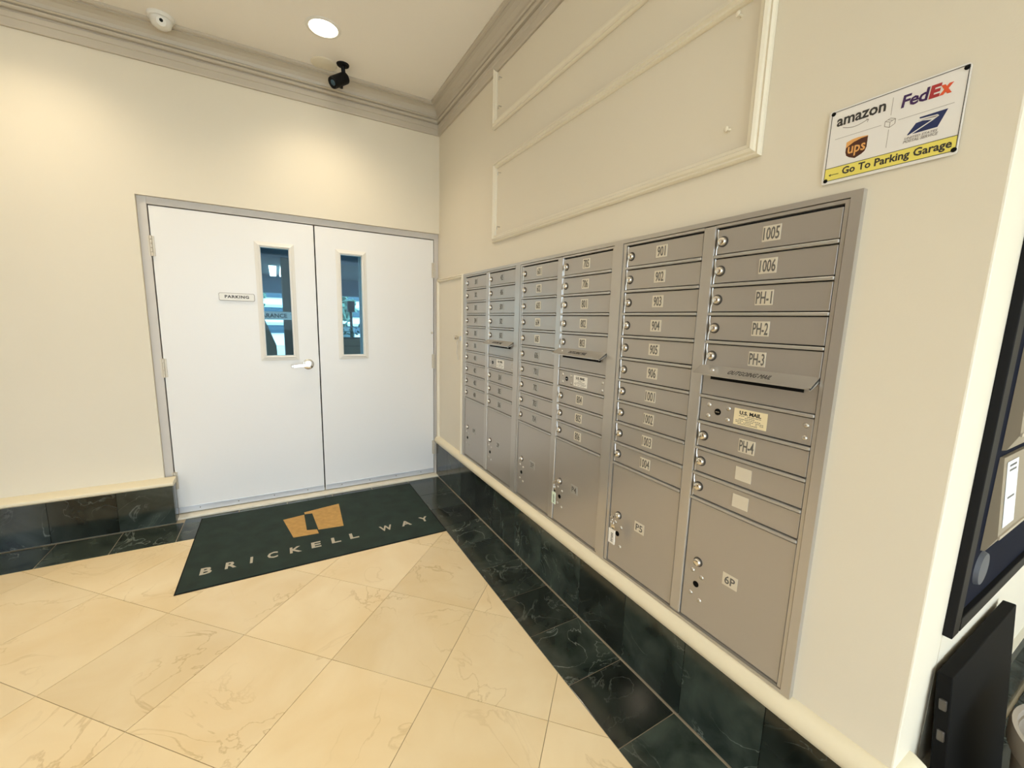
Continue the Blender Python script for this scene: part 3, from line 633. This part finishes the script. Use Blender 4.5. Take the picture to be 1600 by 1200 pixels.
bc = tag(empty('bullet_camera', (-0.742, -0.245, ZC)), 'small black bullet security camera on the ceiling near the corner', 'camera')
MB().lathe([(0.0, 0.012), (0.030, 0.012), (0.038, 0.007), (0.040, 0.0)], (0, 0, 0), (0, 0, -1), 24).build('base', BLACK, bc, True)
MB().tube([(0, 0, -0.010), (0.002, 0.004, -0.040), (0.006, 0.012, -0.060)], 0.013, 10).build('arm', BLACK, bc, True)
ax = Vector((-0.74, -0.36, -0.62)).normalized(); oc = Vector((0.020, 0.030, -0.060))
MB().lathe([(0.0, 0.0), (0.030, 0.0), (0.036, 0.006), (0.036, 0.118), (0.034, 0.126), (0.029, 0.120), (0.0, 0.120)], oc, ax, 24).build('housing', BLACK, bc, True)
MB().lathe([(0.0, 0.124), (0.014, 0.124), (0.018, 0.119)], oc, ax, 18).build('lens', BDARK, bc, True)
MB().tube([oc + ax * 0.045 - Vector((0, 0, 0.030)), oc + ax * 0.045 - Vector((0, 0, 0.052))], 0.011, 10).build('knob', BLACK, bc, True)

tag(MB().lathe([(0.0, 0.006), (0.070, 0.006), (0.078, 0.003), (0.080, 0.0)], (0, 0, 0), (0, 0, -1), 36).build('cover_plate', MOULD, None, True, (-0.850, -0.185, ZC)), 'round cream blank cover plate on ceiling beside the black camera', 'cover')

ds = tag(empty('dome_sensor', (-1.690, -0.168, ZC)), 'white round ceiling sensor with a dark lens', 'sensor')
MB().lathe([(0.0, 0.0), (0.096, 0.0), (0.098, 0.016), (0.092, 0.028), (0.082, 0.031), (0.0, 0.031)], (0, 0, 0), (0, 0, -1), 40).build('base', WHITE, ds, True)
MB().lathe([(0.078, 0.030), (0.078, 0.050), (0.068, 0.078), (0.046, 0.096), (0.020, 0.102), (0.0, 0.103)], (0, 0, 0), (0, 0, -1), 32).build('housing', WHITE, ds, True)
fx_ = Vector((0.15, -0.85, -0.40)).normalized()
MB().lathe([(0.0, 0.084), (0.034, 0.084), (0.040, 0.078), (0.042, 0.030)], (0, 0, -0.040), fx_, 26).build('face', WHITE, ds, True)
MB().lathe([(0.0, 0.090), (0.013, 0.089), (0.015, 0.082)], (0, 0, -0.032), fx_, 20).build('lens', BLACK, ds, True)
ds.scale = (0.64, 0.64, 0.64)

# ------------------------------------------------------------------ things on and by the return wall
dc = tag(empty('display_frame'), 'black framed wall display on the return wall at the right edge', 'frame')
dx0, dx1, dz0, dz1 = 0.170, 1.25, 0.655, 1.78; YD = YE
part('backing', MB().box(dx0 + 0.02, dx1 - 0.02, YD - 0.006, YD, dz0 + 0.02, dz1 - 0.02), NAVY, dc)
part('rail', MB().box(dx0, dx0 + 0.048, YD - 0.018, YD, dz0, dz1, 0.002), BLACK, dc)
part('rail', MB().box(dx1 - 0.085, dx1, YD - 0.024, YD, dz0, dz1, 0.002), BLACK, dc)
part('rail', MB().box(dx0 + 0.0565, dx1 - 0.086, YD - 0.018, YD, dz0, dz0 + 0.035, 0.002), BLACK, dc)
part('rail', MB().box(dx0 + 0.086, dx1 - 0.086, YD - 0.022, YD, dz1 - 0.06, dz1, 0.002), BLACK, dc)
part('inner_edge', MB().box(dx0 + 0.0485, dx0 + 0.0555, YD - 0.016, YD - 0.006, dz0 + 0.055, dz1 - 0.065), STEEL, dc)
part('disc', MB().lathe([(0.0, 0.010), (0.042, 0.009), (0.046, 0.0)], (0.350, YD - 0.0062, 0.786), (0, -1, 0), 28), plain('dark_grey_disc', (0.09, 0.095, 0.11), 0.5), dc, True)
def holder(z0, z1, label):
    h = tag(empty('leaflet_holder'), label, 'holder', 'tan holders in the display frame')
    hx0, hx1 = 0.325, 1.10
    part('body', MB().sweep([(0.0064, z0 - 0.045), (0.014, z0 - 0.042), (0.030, z0), (0.014, z1), (0.0064, z1)], (hx0, YD, 0), (hx1, YD, 0), (0, -1, 0), (0, 0, 1)), TAN, h)
    part('lip', MB().box(hx0, hx1, YD - 0.033, YD - 0.0290, z0 - 0.004, z0 + 0.004), LIPM, h)
    A = Vector((0, -0.030 + YD, z0)); B = Vector((0, -0.014 + YD, z1)); e = (B - A); n = Vector((0, -e.z, e.y)).normalized() * 0.0008
    for xa in ((0.352, 0.455), (0.60, 0.78)):
        p = MB().poly([Vector((xa[0], *(A + e * .10)[1:])) + n, Vector((xa[1], *(A + e * .10)[1:])) + n, Vector((xa[1], *(A + e * .93)[1:])) + n, Vector((xa[0], *(A + e * .93)[1:])) + n], n)
        q = part('paper', p, PAPER, h)
        if xa[0] < 0.5:
            for t_ in (0.86, 0.80, 0.45):
                ml = MB().poly([Vector((xa[0] + 0.02, *(A + e * t_)[1:])) + n * 2.2, Vector((xa[1] - 0.02, *(A + e * t_)[1:])) + n * 2.2, Vector((xa[1] - 0.02, *(A + e * (t_ + .025))[1:])) + n * 2.2, Vector((xa[0] + 0.02, *(A + e * (t_ + .025))[1:])) + n * 2.2], n * 0.3)
                c_ = centred(ml); ml.build('print_line', DIGIT, q, False, c_ - q.location)
LIPM = plain('tan_lip', (0.50, 0.42, 0.32), 0.4)
holder(0.885, 1.088, 'lower tan leaflet holder with white papers in the black frame')
holder(1.150, 1.480, 'upper tan leaflet holder with white papers in the black frame')

DKSTEEL = plain('dark_steel', (0.12, 0.11, 0.10), 0.4, metal=0.8)
bp_ = tag(empty('black_panel', (0.145, -3.225, 0.0)), 'flat black panel leaning on the return wall below the display frame', 'panel')
MB().box(0.0, 0.565, -0.028, 0.0, 0.0, 0.575, 0.003).build('board', BLACKM, bp_)
for z in (0.50, 0.42, 0.31): MB().box(-0.006, 0.003, -0.022, -0.008, z - 0.014, z + 0.014, 0.003).build('latch', DKSTEEL, bp_)
bp_.rotation_euler = (math.radians(-4.6), 0, 0)
bn = tag(empty('waste_bin', (0.365, -3.462, 0.0)), 'round beige waste bin at the lower right corner', 'bin')
MB().lathe([(0.0, 0.0), (0.145, 0.0), (0.150, 0.01), (0.176, 0.425), (0.170, 0.425), (0.145, 0.015), (0.0, 0.012)], (0, 0, 0), (0, 0, 1), 48).build('body', BINM, bn, True)
MB().lathe([(0.172, 0.392), (0.184, 0.392), (0.187, 0.400), (0.187, 0.440), (0.183, 0.447), (0.174, 0.445), (0.172, 0.430)], (0, 0, 0), (0, 0, 1), 48).build('rim', BINM, bn, True)

# ================================================================== PARKING GARAGE SEEN THROUGH THE DOOR WINDOWS
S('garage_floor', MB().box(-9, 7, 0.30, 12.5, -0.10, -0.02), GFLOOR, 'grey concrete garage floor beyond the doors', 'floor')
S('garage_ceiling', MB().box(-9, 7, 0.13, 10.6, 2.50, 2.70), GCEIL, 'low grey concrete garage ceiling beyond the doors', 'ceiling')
S('outside_ground', MB().box(-40, 40, -45, 60, -0.30, -0.11), SWIRL, 'pale paving outside the building', 'ground')
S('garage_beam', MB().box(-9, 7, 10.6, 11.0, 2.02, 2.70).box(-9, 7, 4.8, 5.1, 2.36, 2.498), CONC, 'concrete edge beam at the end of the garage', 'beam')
for xa, lb in ((-1.31, 'lit tube light on garage ceiling seen through the left door window'), (-1.08, 'second lit tube light on garage ceiling, right of the first')):
    gl = tag(empty('garage_light', (xa, 7.6, 2.498)), lb, 'light')
    MB().box(0, 0.16, 0, 2.6, -0.02, 0, 0.004).build('housing', WHITE, gl)
    MB().box(0.01, 0.15, 0.02, 2.58, -0.05, -0.02, 0.006).build('diffuser', TUBE, gl)
cb = tag(empty('clearance_bar'), 'hanging grey clearance bar with lettering seen through left door window', 'sign')
part('bar', MB().box(-2.3, -0.9, 2.50, 2.54, 1.325, 1.425, 0.006), plain('bar_grey', (0.60, 0.60, 0.58), 0.6), cb)
text('lettering', "CLEARANCE  7'", INK, cb, (-1.245, 2.497, 1.376), BX, RZ, 0.48, 0.052, 0.02)
for x in (-2.2, -1.0): part('chain', MB().tube([(x, 2.52, 1.42), (x, 2.52, 2.5)], 0.006, 6), STEEL, cb)
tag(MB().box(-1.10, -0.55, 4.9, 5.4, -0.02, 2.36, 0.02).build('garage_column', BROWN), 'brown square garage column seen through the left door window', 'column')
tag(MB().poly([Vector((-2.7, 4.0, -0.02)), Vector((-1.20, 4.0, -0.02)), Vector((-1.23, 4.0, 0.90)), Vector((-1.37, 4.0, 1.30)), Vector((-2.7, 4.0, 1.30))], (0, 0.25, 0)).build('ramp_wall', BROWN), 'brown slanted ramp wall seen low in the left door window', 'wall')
tag(MB().lathe([(0.0, 0.0), (0.12, 0.0), (0.12, 0.02), (0.045, 0.04), (0.04, 2.51), (0.0, 2.52)], (-0.105, 3.0, -0.02), (0, 0, 1), 16).build('steel_pole', plain('pole_grey', (0.20, 0.24, 0.25), 0.5), None, True), 'grey steel pole at the right of the right door window', 'pole')
pl = tag(empty('planter', (0, 0, 0)), 'brown planter with leafy plant seen low in right door window', 'planter')
part('box', MB().box(-0.45, 0.55, 4.0, 4.5, -0.02, 0.90, 0.02).box(-0.50, 0.60, 3.96, 4.54, 0.90, 1.02, 0.01), BROWN, pl)
lm = MB()
for k in range(160):
    p = Vector((random.uniform(-0.4, 0.5), random.uniform(4.05, 4.45), random.uniform(1.02, 1.22))); a = random.uniform(0, 6.3); t = Vector((math.cos(a), math.sin(a), random.uniform(-.3, .9))) * 0.09; w = Vector((-math.sin(a), math.cos(a), 0)) * 0.02
    lm.bm.faces.new([lm.bm.verts.new(q) for q in (p, p + t * .5 + w, p + t, p + t * .5 - w)])
tag(part('foliage', lm, LEAF, pl), kind='stuff')
lp = tag(empty('bollard_lamp', (0.12, 5.6, -0.02)), 'dark post with square lamp head in the right door window', 'lamp post')
MB().box(-0.06, 0.06, -0.06, 0.06, 0, 0.02).lathe([(0.03, 0.0), (0.026, 1.5), (0.0, 1.5)], (0, 0, 0), (0, 0, 1), 12).build('post', BLACK, lp)
MB().box(-0.065, 0.065, -0.065, 0.065, 1.50, 1.72, 0.01).build('head', BLACK, lp)
ns = tag(empty('notice_board', (0.14, 6.4, -0.02)), 'pale notice board on posts in the right door window', 'sign')
MB().box(-0.16, 0.16, -0.015, 0.015, 0.95, 1.17, 0.004).build('board', TEAL, ns)
for x in (-0.13, 0.13): MB().box(x - 0.015, x + 0.015, -0.012, 0.012, 0, 1.0).build('post', STEEL, ns)
MB().box(-0.11, 0.08, -0.0165, -0.015, 1.07, 1.085).box(-0.12, 0.11, -0.0165, -0.015, 1.015, 1.03).build('print_line', BDARK, ns)
# building across the street
bd = tag(empty('outside_building', (0, 0, 0)), 'pale building with teal bands across from the garage', 'building')
part('wall', MB().box(-9, 9, 20.0, 22, -0.11, 7.0), BWHITE, bd)
for k, z in enumerate((0.5, 1.35, 2.2, 3.2, 4.4, 5.6)): part('window_band', MB().box(-8.8, 8.8, 19.93, 20.0, z, z + 0.38), BDARK, bd); part('band', MB().box(-9, 9, 19.9, 20.0, z + 0.39, z + 0.52), TEAL, bd)
def tree(x, y, h, r, label):
    t = tag(empty('tree', (x, y, -0.11)), label, 'tree', 'trees beyond the garage')
    MB().tube([(0, 0, 0), (0.05, 0.02, h * 0.35), (-0.03, 0.05, h * 0.7)], 0.10, 8).build('trunk', BARK, t, True)
    m_ = MB()
    for k in range(900):
        d = Vector((random.gauss(0, 1), random.gauss(0, 1), random.gauss(0, 0.75))).normalized() * r * random.uniform(0.35, 1.0); p = Vector((0, 0, h * 0.72)) + d
        a = Vector((random.gauss(0, 1), random.gauss(0, 1), random.gauss(0, 1))).normalized(); b = a.orthogonal().normalized(); s_ = random.uniform(0.10, 0.2)
        m_.bm.faces.new([m_.bm.verts.new(p + a * s_ * q0 + b * s_ * q1) for q0, q1 in ((-1, 0), (0, .5), (1, 0), (0, -.5))])
    tag(m_.build('foliage', LEAF, t), kind='stuff')
tree(0.55, 13.2, 2.6, 0.85, 'small leafy tree behind the right door window')
tree(-2.6, 15.0, 3.4, 1.2, 'leafy tree further left beyond the garage')
